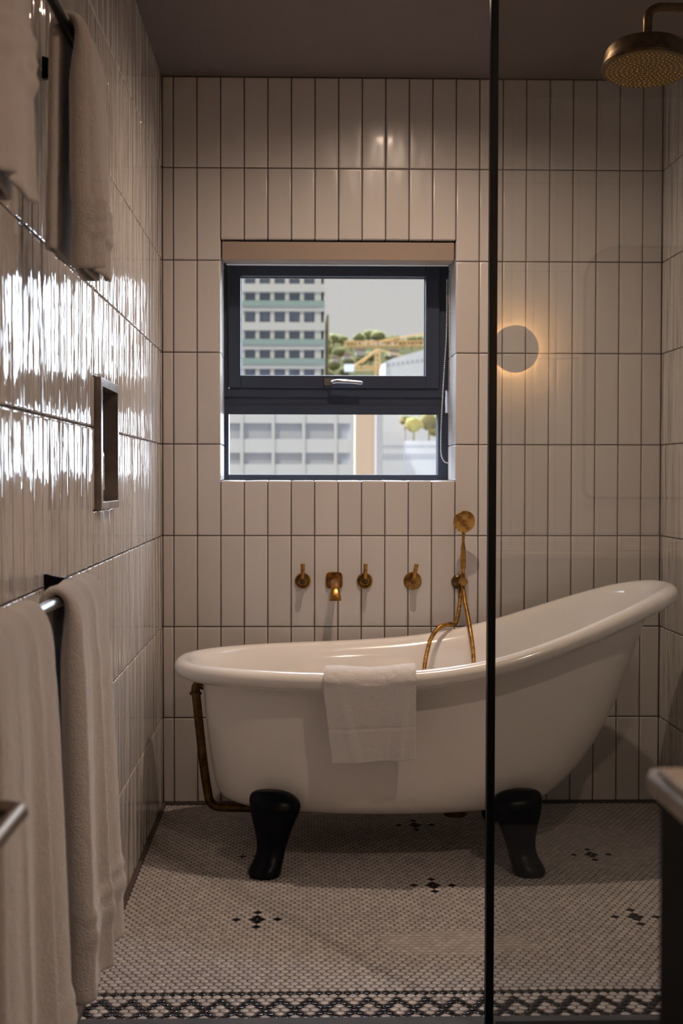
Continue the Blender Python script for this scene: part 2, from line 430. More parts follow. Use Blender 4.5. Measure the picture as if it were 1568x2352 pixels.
for r in range(-10, rows_n+1):
    off = .5 if r % 2 else 0.0
    for i in range(0, 84):
        gx = i+off; x = XL+gx*DXp; y = YL+r*DYp
        if x > XR+.005 or x < XL-.002 or y > YB-.002: continue
        wob = noise.noise(Vector((x*2.2, y*2.2, 0)))
        bx = x+wob*.004+pr.gauss(0, .00035); by = y+noise.noise(Vector((x*2.5, y*2.5, 7)))*.005+pr.gauss(0, .00035)
        blk = isblack(i, r, gx) or ((r, round(gx*2)) in cells)
        ta, tb = pr.gauss(0, .012), pr.gauss(0, .012); s = RP*(1+pr.gauss(0, .012))
        base = idx
        for (rf, zh) in prof:
            p2 = ring*(s*rf)
            z = zh+(p2[:, 0]*ta+p2[:, 1]*tb if zh > 0 else p2[:, 0]*0)
            V.append(np.stack([bx+p2[:, 0], by+p2[:, 1], z], 1))
        for k in range(len(prof)-1):
            for j in range(nseg):
                Fc.append((base+k*nseg+j, base+k*nseg+(j+1) % nseg, base+(k+1)*nseg+(j+1) % nseg, base+(k+1)*nseg+j)); mi.append(2 if blk else 1)
        Fc.append(tuple(base+(len(prof)-1)*nseg+j for j in range(nseg))); mi.append(2 if blk else 1)
        idx += nseg*len(prof)
mb = MB(); mb.v = [tuple(p) for p in np.concatenate(V)]; mb.f = Fc; mb.m = mi
mb.box((XL-.01, 2.497, -.05), (XR+.01, YB+.02, -.0002), 0)
# patches where pale grout haze was never wiped off the mosaic (raised film of grout)
hz = M['floor_grout']
n, l, b = nodes(hz)
geo = n.new('ShaderNodeNewGeometry'); nz = n.new('ShaderNodeTexNoise'); nz.inputs['Scale'].default_value = 16; nz.inputs['Detail'].default_value = 3
l.new(geo.outputs['Position'], nz.inputs['Vector'])
def blob(c, rx, ry):
    sb = n.new('ShaderNodeVectorMath'); sb.operation = 'SUBTRACT'; sb.inputs[1].default_value = (c.x, c.y, 0); l.new(geo.outputs['Position'], sb.inputs[0])
    mu = n.new('ShaderNodeVectorMath'); mu.operation = 'MULTIPLY'; mu.inputs[1].default_value = (1/rx, 1/ry, 0); l.new(sb.outputs[0], mu.inputs[0])
    ln = n.new('ShaderNodeVectorMath'); ln.operation = 'LENGTH'; l.new(mu.outputs[0], ln.inputs[0])
    return ln.outputs['Value']
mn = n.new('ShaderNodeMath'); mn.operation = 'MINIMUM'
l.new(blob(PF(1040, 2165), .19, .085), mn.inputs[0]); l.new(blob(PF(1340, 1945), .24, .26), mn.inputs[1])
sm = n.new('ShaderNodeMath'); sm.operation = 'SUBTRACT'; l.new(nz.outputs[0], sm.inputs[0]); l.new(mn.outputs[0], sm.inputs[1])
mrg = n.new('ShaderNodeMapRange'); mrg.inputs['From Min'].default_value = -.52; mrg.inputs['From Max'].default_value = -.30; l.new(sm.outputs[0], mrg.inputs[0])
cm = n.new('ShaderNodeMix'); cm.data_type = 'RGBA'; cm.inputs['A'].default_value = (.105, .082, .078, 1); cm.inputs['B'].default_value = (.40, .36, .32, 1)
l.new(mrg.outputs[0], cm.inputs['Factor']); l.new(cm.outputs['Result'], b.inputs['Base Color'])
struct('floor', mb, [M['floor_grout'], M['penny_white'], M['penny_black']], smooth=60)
mb = MB(); mb.box((XL-.2, -1.3, -.05), (2.1, 2.497, -.004)); struct('floor_outer', mb, M['stone'])
thr = PF(600, 2341).y
mb = MB(); mb.box((XL, YG-.045, -.004), (XR, thr, .0035)); struct('trim_4', mb, M['stone'], bevel=.002)

# ------------------------------------------------------------------ window
win = thing('window_1', None, None, (wx0, YF, wz0)); tag(win, kind='structure')
YFb = YF+.07
g = dict(u0=P(553, 637, YF).x, u1=P(977, 637, YF).x, z1=P(760, 636, YF).z, z0=P(760, 863, YF).z,
         l0=P(525, 1000, YF).x, l1=P(1006, 1000, YF).x, lz1=P(760, 950, YF).z, lz0=P(760, 1090, YF).z)
fx0, fx1, fz0 = wx0-.01, wx1+.01, wz0-.01; fz1 = wz1+.01
def ringframe(mb, x0, x1, z0, z1, a0, a1, b0, b1, y0, y1):
    mb.box((x0, y0, z0), (a0, y1, z1)); mb.box((a1, y0, z0), (x1, y1, z1))
    mb.box((a0, y0, z0), (a1, y1, b0)); mb.box((a0, y0, b1), (a1, y1, z1))
mb = MB()   # fixed outer frame with transom
sx0, sx1 = P(524, 700, YF).x, P(1010, 700, YF).x
sz1, sz0 = P(760, 616, YF).z, P(760, 893, YF).z
ringframe(mb, fx0, fx1, sz0-.001, fz1, sx0, sx1, sz0, sz1+.03, YF, YFb)
tz = [P(760, y, YF).z for y in (893, 912, 932, 950)]
mb.box((sx0-.02, YF-.004, tz[1]), (sx1+.02, YFb, tz[0]))
mb.box((sx0-.02, YF+.004, tz[2]), (sx1+.02, YFb, tz[1]))
mb.box((sx0-.02, YF-.002, tz[3]), (sx1+.02, YFb, tz[2]))
obj('outer_frame', mb, M['frame'], win, bevel=.0025)
mb = MB(); ringframe(mb, fx0, fx1, fz0, tz[3]+.004, g['l0'], g['l1'], g['lz0'], tz[3], YF+.001, YFb)
obj('lower_frame', mb, M['frame'], win, bevel=.0025)
mb = MB(); ringframe(mb, sx0+.002, sx1-.002, sz0+.002, sz1+.03, g['u0'], g['u1'], g['z0'], g['z1'], YF-.014, YF+.05)
sash = obj('sash', mb, M['frame'], win, bevel=.003)
mb = MB(); ringframe(mb, g['u0']-.004, g['u1']+.004, g['z0']-.004, g['z1']+.004, g['u0']+.003, g['u1']-.003, g['z0']+.003, g['z1']-.003, YF+.02, YF+.026)
obj('glazing_bead', mb, M['steel'], sash)
mb = MB(); mb.box((g['u0']-.003, YF+.03, g['z0']-.003), (g['u1']+.003, YF+.036, g['z1']+.003)); obj('pane', mb, M['window_glass'], win)
mb = MB(); mb.box((g['l0']-.003, YF+.03, g['lz0']-.003), (g['l1']+.003, YF+.036, g['lz1']+.003)); obj('pane', mb, M['window_glass'], win)
hb = P(752, 878, YF-.014)
mb = MB(); mb.box((hb.x-.012, YF-.014, hb.z-.012), (hb.x+.018, YF-.026, hb.z+.012))
hp = [P(762, 879, YF-.03), P(764, 878, YF-.05), P(775, 876, YF-.056), P(800, 877, YF-.056), P(832, 880, YF-.052)]
mb.tube(smoothpath(hp, 6), [.006]*6+[.007]*6+[.0075]*6+[.0065]*6+[.004], 12)
tag(obj('window_handle', mb, M['steel'], win, smooth=40, bevel=0), label='polished lever handle')

# roller blind in the head of the opening
rb = thing('roller_blind', 'beige roller blind rolled up in the head of the window opening', 'blind', (0.14, 4.24, wz1))
a, b_ = P(511, 554, 4.20), P(1042, 599, 4.20)
mb = MB(); mb.box((wx0+.004, 4.20, b_.z), (wx1-.004, 4.27, wz1-.006)); obj('fabric_box', mb, M['blind'], rb, bevel=.003)
mb = MB(); a2 = P(519, 600, 4.30); b2 = P(1030, 612, 4.30)
mb.box((a2.x, 4.285, b2.z), (b2.x, 4.305, a2.z+.03)); obj('bottom_bar', mb, M['white'], rb, bevel=.004)
mb = MB(); mb.tube([(wx0+.01, 4.30, wz1-.03), (wx1-.01, 4.30, wz1-.03)], .024, 20); obj('roller', mb, M['white'], rb, smooth=40)
path = smoothpath([P(1026, 640, 4.33), P(1025, 760, 4.33), P(1019, 860, 4.32), P(1013, 970, 4.31), P(1012, 1035, 4.31), P(1017, 1056, 4.31),
        P(1027, 1063, 4.31), P(1036, 1052, 4.31), P(1038, 1020, 4.31), P(1035, 900, 4.32), P(1032, 760, 4.33), P(1030, 640, 4.33)], 60)
mb = MB(); d = 0; last = path[0]
for p in path[1:]:
    d += (p-last).length
    if d > .0052:
        d = 0; mb.lathe([(.0004, -.0021), (.0016, -.0014), (.0022, 0), (.0016, .0014), (.0004, .0021)], p, (0, 0, 1), 8)
    last = p
mb.tube(path[::6], .0006, 5)
tag(obj('bead_chain', mb, M['white'], rb, smooth=60), label='white beaded pull chain')

# ------------------------------------------------------------------ niche
nb = thing('wall_niche', 'brown grey marble shelf niche set in the left tiled wall', 'niche', (XL, (ny0+ny1)/2, nz0))
pr_ = .0145
mb = MB()
i0, i1, j0, j1 = ny0+.024, ny1-.016, nz0+.018, nz1-.020
for a, b in (((ny0, nz0), (i0, nz1)), ((i1, nz0), (ny1, nz1)), ((i0, nz0), (i1, j0)), ((i0, j1), (i1, nz1))):
    mb.box((XL-.10, a[0], a[1]), (XL+pr_, b[0], b[1]))
obj('frame', mb, M['marble_frame'], nb, bevel=.0015)
mb = MB(); mb.box((XL-.12, ny0, nz0), (XL-.10, ny1, nz1)); obj('back_panel', mb, M['marble'], nb)
bc = Vector((-.478, 2.945, j0))
bt = thing('soap_bottle', 'black soap bottle with kraft paper label standing inside the marble niche', 'bottle', bc)
mb = MB(); mb.lathe([(.026, 0), (.029, .003), (.029, .108), (.027, .118), (.020, .128), (.010, .134), (.010, .142)], bc, (0, 0, 1), 40); obj('body', mb, M['bottle'], bt, smooth=40)
mb = MB(); mb.lathe([(.0293, .026), (.0293, .104)], bc, (0, 0, 1), 40)
lab = obj('label', mb, M['label'], bt, smooth=40)
mb = MB()
for z in (.040, .049, .058, .068, .078): mb.lathe([(.02945, z), (.02945, z+.0012)], bc, (0, 0, 1), 40)
for k in range(7):
    a = -.9+k*.3; p = bc+Vector((math.cos(a), math.sin(a), 0))*.0295+Vector((0, 0, .092))
    mb.box(p-Vector((.001, .0016, .005)), p+Vector((.0002, .0016, .005)))
obj('printed_lines', mb, M['ink'], lab)
mb = MB(); mb.lathe([(.012, .140), (.013, .143), (.013, .152), (.005, .154), (.005, .160)], bc, (0, 0, 1), 24); obj('cap', mb, M['bottle'], bt, smooth=40)

# ------------------------------------------------------------------ bath
rimc_x = (-.297+1.062)/2
def H(x):       # height of the rim top along the bath
    return interp(x, RX, RZ)
ctrl = [(-.42, .566), (-.30, .566), (-.1, .566), (.1, .567), (.25, .572), (.38, .582), (.52, .605), (.64, .637), (.76, .678), (.88, .722), (1.0, .764), (1.10, .789), (1.2, .795)]
sp_ = smoothpath([(a, 0, b) for a, b in ctrl], 10); RX = [p.x for p in sp_]; RZ = [p.z for p in sp_]
BY = 3.725; HB = .132
Ls = ([0, .03, .07, .12, .25, .5, .75, 1.0], [-.10, -.185, -.218, -.236, -.248, -.262, -.272, -.279])
Rs = ([0, .015, .06, .10, .19, .30, .52, .74, .89, 1.0], [.62, .70, .745, .775, .828, .878, .945, .992, 1.022, 1.040])
Bs = ([0, .03, .07, .12, .25, .5, .75, 1.0], [.13, .20, .228, .243, .262, .280, .292, .300])
NT = 128
def outline(s, th, off=0.0):
    """point and outward normal of the plan outline at relative height s"""
    xl, xr, bw = interp(s, *Ls), interp(s, *Rs), interp(s, *Bs)
    c_, a_ = (xl+xr)/2, (xr-xl)/2
    def pt(t):
        ct, st = math.cos(t), math.sin(t); e = 2/2.35
        return Vector((c_+a_*math.copysign(abs(ct)**e, ct), BY+bw*math.copysign(abs(st)**e, st)*(1.0-.06*max(0, -ct)), 0))
    p = pt(th); d = pt(th+.01)-pt(th-.01); nn = Vector((d.y, -d.x, 0)).normalized()
    return p+nn*off, nn
def ringpts(s, off, dz=None):
    out = []
    for j in range(NT):
        th = 2*math.pi*(j+.5)/NT; p, nn = outline(s, th, off)
        pr1, _ = outline(1.0, th, .045)
        ht = H(pr1.x)
        if dz is not None: z = ht+dz
        else: z = HB+(ht-.062-HB)*s
        out.append((p.x, p.y, z))
    return out
S = [0, .008, .02, .035, .055, .08, .11, .15, .2, .27, .35, .45, .55, .65, .75, .85, .93, 1.0]
def smo(t): return t
rows = []
# flatten to a bottom centre first
for k in (.15, .5, .8): rows.append([((p[0]-.30)*k+.30, (p[1]-BY)*k+BY, HB-.004*(1-k)) for p in ringpts(0, 0)])
for s in S: rows.append(ringpts(s, 0))
bath = thing('bathtub', 'white freestanding slipper bath with rolled rim and black claw feet', 'bathtub', (.38, BY, 0))
ext = list(rows)
for off, dz in ((.006, -.056), (.018, -.053), (.040, -.056), (.058, -.055), (.073, -.046), (.0815, -.034), (.083, -.022), (.079, -.010), (.069, -.0015), (.056, .001), (.042, -.001), (.028, -.008), (.014, -.020), (.003, -.036), (-.004, -.055), (-.009, -.080)):
    ext.append(ringpts(1.0, off, dz))
for s in (.80, .70, .6, .5, .4, .3, .22, .16, .11): ext.append(ringpts(s, -.014))
last = ringpts(.11, -.014)
for k in (.9, .7, .4, .15): ext.append([((p[0]-.33)*k+.33, (p[1]-BY)*k+BY, .178-.006*(1-k)) for p in last])
mb = MB(); mb.grid(ext, closed_u=True, cap0=True, cap1=True)
shell = obj('shell', mb, M['enamel'], bath, smooth=180, sub=1); fixnormals(shell)
def foot(mb, side, yc, ydir):
    # outline of the front left foot; side=-1 left, +1 right (mirrored)
    k = 3.45/F
    sec = [(2008, 574, 642), (2002, 571, 643), (1992, 573, 645), (1978, 582, 648), (1960, 591, 652), (1935, 592, 659), (1910, 587, 667), (1885, 581, 677), (1865, 577, 687), (1850, 575, 688), (1838, 574, 678), (1829, 577, 664), (1824, 584, 648), (1822, 596, 630)]
    rows = []
    for i, (y, a, b) in enumerate(sec):
        pa = P(a, y, 3.45); pb = P(b, y, 3.45); z = max(.0015, pa.z-(P(600, 2008, 3.45).z))
        w = (pb.x-pa.x)/2*1.07; cx = (pb.x+pa.x)/2
        if side > 0: cx = .5535-(cx-(-.0))  # mirrored about the middle between the feet
        t = z/.22
        dep = interp(t, [0, .1, .25, .5, .8, .95, 1.0], [.050, .052, .034, .030, .045, .040, .020])
        yo = ydir*interp(t, [0, .1, .25, .5, .8, 1.0], [.030, .026, .010, .002, -.004, -.020])
        rows.append([(cx+w*math.copysign(abs(math.cos(q))**.85, math.cos(q)), yc+yo+dep*math.copysign(abs(math.sin(q))**.85, math.sin(q)), z) for q in [2*math.pi*j/24 for j in range(24)]])
    mb.grid(rows, closed_u=True, cap0=True, cap1=True)
for side in (-1, 1):
    for yc, yd in ((3.47, -1), (3.98, 1)):
        mb = MB(); foot(mb, side, yc, yd)
        ft = obj('foot', mb, M['black_enamel'], bath, smooth=180, sub=1); fixnormals(ft)
        if side > 0 and False: pass
# waste under the bath
mb = MB(); mb.lathe([(.034, 0), (.036, .004), (.036, .03), (.028, .034), (.028, .05)], (.475, 3.74, .085), (0, 0, 1), 24); obj('waste_trap', mb, M['brass_dark'], bath, smooth=40)

wp = thing('overflow_pipe', 'aged brass overflow pipe running down the left end of the bath', 'pipe', (P(460, 1850, 3.70).x, 3.70, .10))
yw = 3.71
mb = MB(); mb.tube(smoothpath([P(470, 1576, yw), P(458, 1570, yw), P(450, 1578, yw), P(449, 1594, yw)], 6), .0135, 18)
mb.tube([P(467, 1556, yw), P(453, 1572, yw)], .012, 16); obj('elbow', mb, M['brass_dark'], wp, smooth=60)
mb = MB(); mb.lathe([(.012, -.004), (.0175, -.004), (.0185, 0), (.0175, .004), (.012, .004)], P(449, 1592, yw), (0, 0, 1), 24)
obj('collar', mb, M['brass_dark'], wp, smooth=50)
mb = MB(); mb.box(P(466, 1558, yw-.014), P(469, 1582, yw+.014)); obj('gasket', mb, M['black_metal'], wp)
mb = MB(); mb.tube(smoothpath([P(450, 1594, yw), P(459, 1680, yw), P(468, 1760, yw), P(477, 1820, yw), P(482, 1840, yw), P(494, 1851, yw), P(512, 1854, yw), P(560, 1855, yw), P(640, 1856, yw), P(760, 1856, yw)], 8), .0132, 20)
obj('pipe', mb, M['brass_dark'], wp, smooth=60)

# ------------------------------------------------------------------ wall taps
def tap(px, py, label, tilt=0.0, flat=False):
    c = P(px, py, YB); t = thing('wall_tap', label, 'tap', (c.x, YB, c.z))
    R_ = .0300 if flat else .0265
    mb = MB()
    if flat: mb.lathe([(R_, -.001), (R_, .004), (R_-.002, .006), (.004, .007), (.001, .007)], c, (0, -1, 0), 36)
    else: mb.lathe([(R_, -.001), (R_, .005), (R_-.002, .008), (R_-.006, .008), (R_-.009, .004), (.014, .004), (.001, .004)], c, (0, -1, 0), 36)
    obj('rose', mb, M['brass'], t, smooth=35)
    mb = MB(); mb.lathe([(.0105, .004), (.0105, .040), (.009, .043), (.001, .043)], c, (0, -1, 0), 24)
    st = obj('stem', mb, M['brass_dark'] if not flat else M['brass'], t, smooth=35)
    mb = MB(); a = c+Vector((0, -.034, -.002)); b = a+Vector((math.sin(tilt)*.062, -.004, math.cos(tilt)*.062))
    mb.tube([a, a.lerp(b, .5), b.lerp(a, .02), b], [.0062, .0066, .0070, .0058], 18); obj('lever', mb, M['brass'], t, smooth=40)
tap(695, 1334, 'left-hand brass lever tap on the tiles, left of the bath spout')
tap(837, 1334, 'brass lever tap with ringed rose just right of the bath spout', .02)
tap(947, 1334, 'brass tap with flat round plate and tilted lever, nearest the hand shower', .16, True)
c = P(767, 1333, YB); spt = thing('bath_spout', 'short brass bath spout on a rounded square plate between two taps', 'spout', (c.x, YB, c.z))
mb = MB(); rows = []
for (hw, y) in ((.0285, .001), (.0285, -.006), (.0268, -.0085), (.0238, -.0085), (.0222, -.005), (.001, -.005)):
    rows.append([(c.x+hw*math.copysign(abs(math.cos(q))**.5, math.cos(q)), YB+y, c.z+hw*math.copysign(abs(math.sin(q))**.5, math.sin(q))) for q in [2*math.pi*j/40 for j in range(40)]])
mb.grid(rows, closed_u=True, cap1=True); obj('plate', mb, M['brass'], spt, smooth=35)
mb = MB(); rows = []
for (y, z, hw, hh) in ((.0, -.004, .0125, .013), (-.05, -.004, .0125, .013), (-.10, -.006, .0122, .012), (-.125, -.012, .0125, .012), (-.140, -.024, .0145, .011), (-.146, -.036, .0165, .011), (-.148, -.044, .0185, .012), (-.148, -.053, .0190, .012)):
    ang_ = 0 if y > -.11 else (-(y+.11)/.03)
    ang_ = min(1, max(0, ang_))*math.pi/2
    up_ = Vector((0, -math.sin(ang_), math.cos(ang_)))
    rows.append([Vector((c.x, YB+y, c.z+z))+X_*hw*math.copysign(abs(math.cos(q))**.6, math.cos(q))+up_*hh*math.copysign(abs(math.sin(q))**.6, math.sin(q)) for q in [2*math.pi*j/28 for j in range(28)]])
mb.grid(rows, closed_u=True, cap0=True, cap1=True); obj('spout', mb, M['brass'], spt, smooth=50)

# hand shower
hc = P(1052, 1336, YB)
hold = thing('shower_holder', 'small round brass wall holder carrying the hand shower above the bath', 'bracket', (hc.x, YB, hc.z))
mb = MB(); mb.lathe([(.0235, -.001), (.0235, .005), (.021, .008), (.012, .012), (.001, .012)], hc, (0, -1, 0), 32); obj('rose', mb, M['brass_dark'], hold, smooth=35)
k1 = P(1063, 1336, YB-.055)
mb = MB(); mb.tube([hc+Vector((0, -.01, 0)), Vector((hc.x+.006, YB-.03, hc.z)), Vector((k1.x, YB-.043, k1.z))], .0085, 16); obj('arm', mb, M['brass'], hold, smooth=40)
mb = MB(); mb.lathe([(.0125, 0), (.014, .003), (.014, .022), (.012, .026), (.001, .026)], k1+Vector((0, .012, 0)), (0, -1, 0), 28); obj('knob', mb, M['brass'], hold, smooth=35)
ho = P(1056, 1352, YB-.03)
mb = MB(); mb.tube([hc+Vector((.004, -.012, -.008)), ho, ho+Vector((0, 0, -.012))], .007, 14); obj('hose_outlet', mb, M['brass_dark'], hold, smooth=40)
yh = YB-.055
hs = thing('hand_shower', 'brass hand shower standing upright in its wall holder with looping hose', 'hand shower', (k1.x, yh, k1.z))
mb = MB(); a = P(1063, 1335, yh); q = [P(1064, y, yh).z-a.z for y in (1335, 1325, 1318, 1308, 1303, 1300, 1262, 1254, 1248, 1240, 1222)]
mb.lathe(list(zip((.006, .0075, .0065, .0065, .0085, .0092, .0085, .0070, .0055, .0048, .0045), q)), a, (0, 0, 1), 20); obj('handle', mb, M['brass'], hs, smooth=40)
hd = P(1066, 1198, yh-.02)
nrm = Vector((.10, -1, -.18)).normalized()
mb = MB(); mb.lathe([(.006, .022), (.012, .020), (.026, .012), (.036, .004), (.0365, .0), (.0355, -.003), (.033, -.0035), (.006, -.0015), (.005, -.004), (.001, -.004)], hd, -nrm, 40)
head = obj('shower_face', mb, M['brass'], hs, smooth=35)
mb = MB()
ax1 = nrm.cross(Z_).normalized(); ax2 = nrm.cross(ax1)
for rr, cnt in ((.012, 8), (.020, 14), (.028, 20)):
    for k in range(cnt):
        t_ = 2*math.pi*k/cnt; p = hd+(ax1*math.cos(t_)+ax2*math.sin(t_))*rr; mb.lathe([(.0011, 0), (.0008, .0040)], p, nrm, 6)
obj('nozzles', mb, M['brass_dark'], head)
mb = MB(); mb.tube([P(1064, 1240, yh), P(1065, 1222, yh-.001), hd-nrm*.016], [.0048, .0052, .008], 14); obj('neck', mb, M['brass'], hs, smooth=40)
hz_ = [ho+Vector((0, 0, -.010)), P(1056, 1380, 4.15), P(1052, 1410, 4.14), P(1045, 1433, 4.12), P(1030, 1434, 4.06), P(1008, 1442, 4.02), P(990, 1466, 3.985), P(980, 1500, 3.97), P(974, 1540, 3.955),
       P(972, 1600, 3.93), P(985, 1660, 3.90), P(1020, 1690, 3.88), P(1060, 1680, 3.88), P(1080, 1620, 3.90), P(1087, 1560, 3.93), P(1087, 1510, 3.95), P(1083, 1470, 3.98), P(1075, 1420, 4.04), P(1068, 1385, 4.09), P(1064, 1355, yh), P(1063, 1340, yh)]
hp_ = smoothpath(hz_, 46); rr = []; 
acc = 0; lastp = hp_[0]
for p in hp_:
    acc += (p-lastp).length; lastp = p; rr.append(.0068+.0008*math.sin(acc/.0052*2*math.pi))
mb = MB(); mb.tube(hp_, rr, 12); obj('hose', mb, M['brass'], hs, smooth=70)

# ------------------------------------------------------------------ rain shower head
sy = 3.0; sc_c = P(1484, 160, sy)
rs = thing('rain_shower', 'large round brass rain shower head on a bent arm near the ceiling', 'shower head', (sc_c.x, sy, sc_c.z))
ax = Vector((.045, .115, 1)).normalized()
mb = MB(); Rr = .104
mb.lathe([(.001, .002), (Rr-.006, .002), (Rr-.004, 0), (Rr, 0), (Rr+.0015, .006), (Rr-.004, .022), (Rr-.006, .040), (Rr-.012, .050), (Rr-.04, .056), (.02, .060), (.016, .066), (.001, .066)], sc_c, ax, 64)
body = obj('drum', mb, M['brass_dark'], rs, smooth=30)
mb = MB(); mb.lathe([(.001, .0025), (Rr-.006, .0025), (Rr-.006, .0005), (.001, .0005)], sc_c, ax, 48)
fp = obj('face_plate', mb, M['brass_face'], rs, smooth=30)
a1 = ax.cross(Y_).normalized(); a2 = ax.cross(a1); mb = MB()
for rr_, cnt in ((.010, 5), (.022, 12), (.034, 18), (.046, 25), (.058, 32), (.070, 38), (.081, 44), (.091, 50)):
    for k in range(cnt):
        t_ = 2*math.pi*k/cnt+rr_*31; p = sc_c+(a1*math.cos(t_)+a2*math.sin(t_))*rr_
        mb.lathe([(.0023, -.001), (.0021, .0022), (.0012, .0034), (.0003, .0036)], p, -ax, 8)
tag(obj('nozzles', mb, M['nozzle'], fp, smooth=60), label='rows of tiny bright brass nozzles')
tp = sc_c+ax*.064
mb = MB(); zA = P(1520, 19, sy).z
mb.tube(smoothpath([tp, P(1487, 62, sy), P(1488, 40, sy), P(1495, 26, sy), P(1510, 19, sy), P(1540, 17.5, sy), (XR-.02, sy, zA), (XR, sy, zA)], 10), .0112, 20); obj('arm', mb, M['brass_dark'], rs, smooth=50)
mb = MB(); mb.lathe([(.030, 0), (.030, .006), (.026, .010), (.013, .012)], (XR, sy, zA), (-1, 0, 0), 32); obj('wall_flange', mb, M['brass_dark'], rs, smooth=35)

# ------------------------------------------------------------------ glass screen
gs = thing('shower_screen', 'clear fixed glass shower screen with one slim black upright', 'shower screen', (.79, YG, 0))
t0 = P(1128, 0, YG-.010); t1 = P(1146, 0, YG-.010); b0 = P(1115, 2352, YG-.010); b1 = P(1133, 2352, YG-.010)
mb = MB(); vs = []
def lx(p, q, z): return p.x+(q.x-p.x)*(z-q.z)/(p.z-q.z) if False else q.x+(p.x-q.x)*(z-q.z)/(p.z-q.z)
for z in (.0035, ZC):
    xa, xb = lx(t0, b0, z), lx(t1, b1, z)
    vs += [(xa, YG-.010, z), (xb, YG-.010, z), (xb, YG+.012, z), (xa, YG+.012, z)]
mb.add(vs, [(0, 3, 2, 1), (4, 5, 6, 7), (0, 1, 5, 4), (1, 2, 6, 5), (2, 3, 7, 6), (3, 0, 4, 7)])
obj('upright', mb, M['black_metal'], gs, bevel=.0012)
gx = lx(t1, b1, 1.2)-.004
mb = MB(); mb.box((gx, YG-.001, .006), (XR+.02, YG+.007, ZC-.002)); obj('glass_panel', mb, M['shower_glass'], gs)
mb = MB(); mb.box((gx+.01, YG-.008, .0035), (XR, YG+.013, .014)); obj('bottom_channel', mb, M['black_metal'], gs)

# ------------------------------------------------------------------ towels
def towel_mesh(mb, y0, y1, xb, zb, zf, zr, flare, seed, r0=.014, thick=.011, curl=.0, nu=150, nv=96, band=(.055, .105), fold=3, spread_n=.0, spread_f=.0):
    """y0 near end, y1 far end; zf front hem, zr back hem; flare = how far the front swings out at the hem"""
    # plan section of the folded towel: (position along the bar 0..1, distance from the rod side)
    q = random.Random(seed); ph = [q.random()*6 for _ in range(6)]
    sec = []
    def wave(t): return .62*(1-2*abs(math.sin(t*math.pi*fold+ph[0]))**.9)+.30*math.sin(t*math.pi*2*(fold*1.37)+ph[1])
    W_ = y1-y0; n0 = int(nu*.44); n1 = int(nu*.26); nt_ = 9; n2 = nu-n0-n1-2*nt_
    for i in range(n0): t = 1-.95*i/(n0-1); sec.append((t, 1.0, wave(t)))
    for i in range(nt_): a = math.pi*(i+1)/(nt_+1); sec.append((.05-.05*math.sin(a), .54+.46*math.cos(a), wave(0)*(.5+.5*math.cos(a))))
    for i in range(n1): t = .05+i/(n1-1)*.86; sec.append((t, .08, wave(t)*.25))
    for i in range(nt_): a = math.pi*(i+1)/(nt_+1); sec.append((.91+.03*math.sin(a), .29-.21*math.cos(a), wave(.9)*.3))
    for i in range(n2): t = .91-i/(n2-1)*.62; sec.append((t, .50, wave(t)*.45))
    # round the fold turns
    sm_ = [list(p) for p in sec]
    for _ in range(5):
        for i in range(1, len(sm_)-1):
            for c_ in (0, 1): sm_[i][c_] = (sec[i-1][c_]+sec[i][c_]*2+sec[i+1][c_])/4
        sec = [tuple(p) for p in sm_]
    Lf, Lr = zb-zf, zb-zr; La = math.pi*r0; tot = Lf+La+Lr
    rows = []
    for j in range(nv):
        s = tot*j/(nv-1)
        row = []
        for (t, nrm_, wv) in sec:
            if s < Lf:
                z = zf+s; hang = (zb-z)/Lf; hang = hang**.8
                e = hang*hang*(3-2*hang)
                dr = min(1, (zb-z)/.10); out = r0-(r0-.002)*dr*dr*(3-2*dr)+flare*hang
                amp = .004+.012*e; lay = thick*(1+1.9*dr**.7+.9*hang)
                bd = 0
                ds = z-zf
                if band[0] < ds < band[1]: bd = .0085*abs(math.sin((ds-band[0])/(band[1]-band[0])*math.pi*3))
                if ds < .010: bd += .0018
                n_ = lay*nrm_+amp*wv*.8+bd*(1 if nrm_ > .8 else .5)
                yy = y0+W_*t-spread_n*hang*(1-t)+spread_f*hang*t
                row.append(Vector((xb+out+n_, yy, z+.004*math.sin(t*9+ph[2])*hang*(1 if ds < .2 else .3))))
            elif s < Lf+La:
                a = (s-Lf)/La*math.pi; n_ = thick*nrm_+.004*wv*.8
                row.append(Vector((xb+(r0+n_)*math.cos(a), y0+W_*t, zb+(r0+n_)*math.sin(a))))
            else:
                d_ = s-Lf-La; hang = d_/Lr; n_ = thick*nrm_+.003*wv
                row.append(Vector((xb-(r0+n_)-.006*hang, y0+W_*t+.004*math.sin(hang*4+ph[3]), zb-d_)))
        rows.append(row)
    rows = [[p+Vector((noise.noise(p*38), noise.noise(p*38+Vector((5, 0, 0))), 0))*.0007 for p in r] for r in rows]
    mb.grid(rows)
def towel(label, *a, **k):
    mb = MB(); towel_mesh(mb, *a, **k)
    o_ = obj('hanging_towel', mb, M['towel'], None, smooth=180, origin='base', solid=.0075)
    bv = o_.modifiers.new('sub', 'SUBSURF'); bv.levels = 1; bv.render_levels = 1
    return tag(o_, label, 'towel', 'white towels on the two wall rails')
ZBl, ZBu, XB = .906, 1.812, -.366
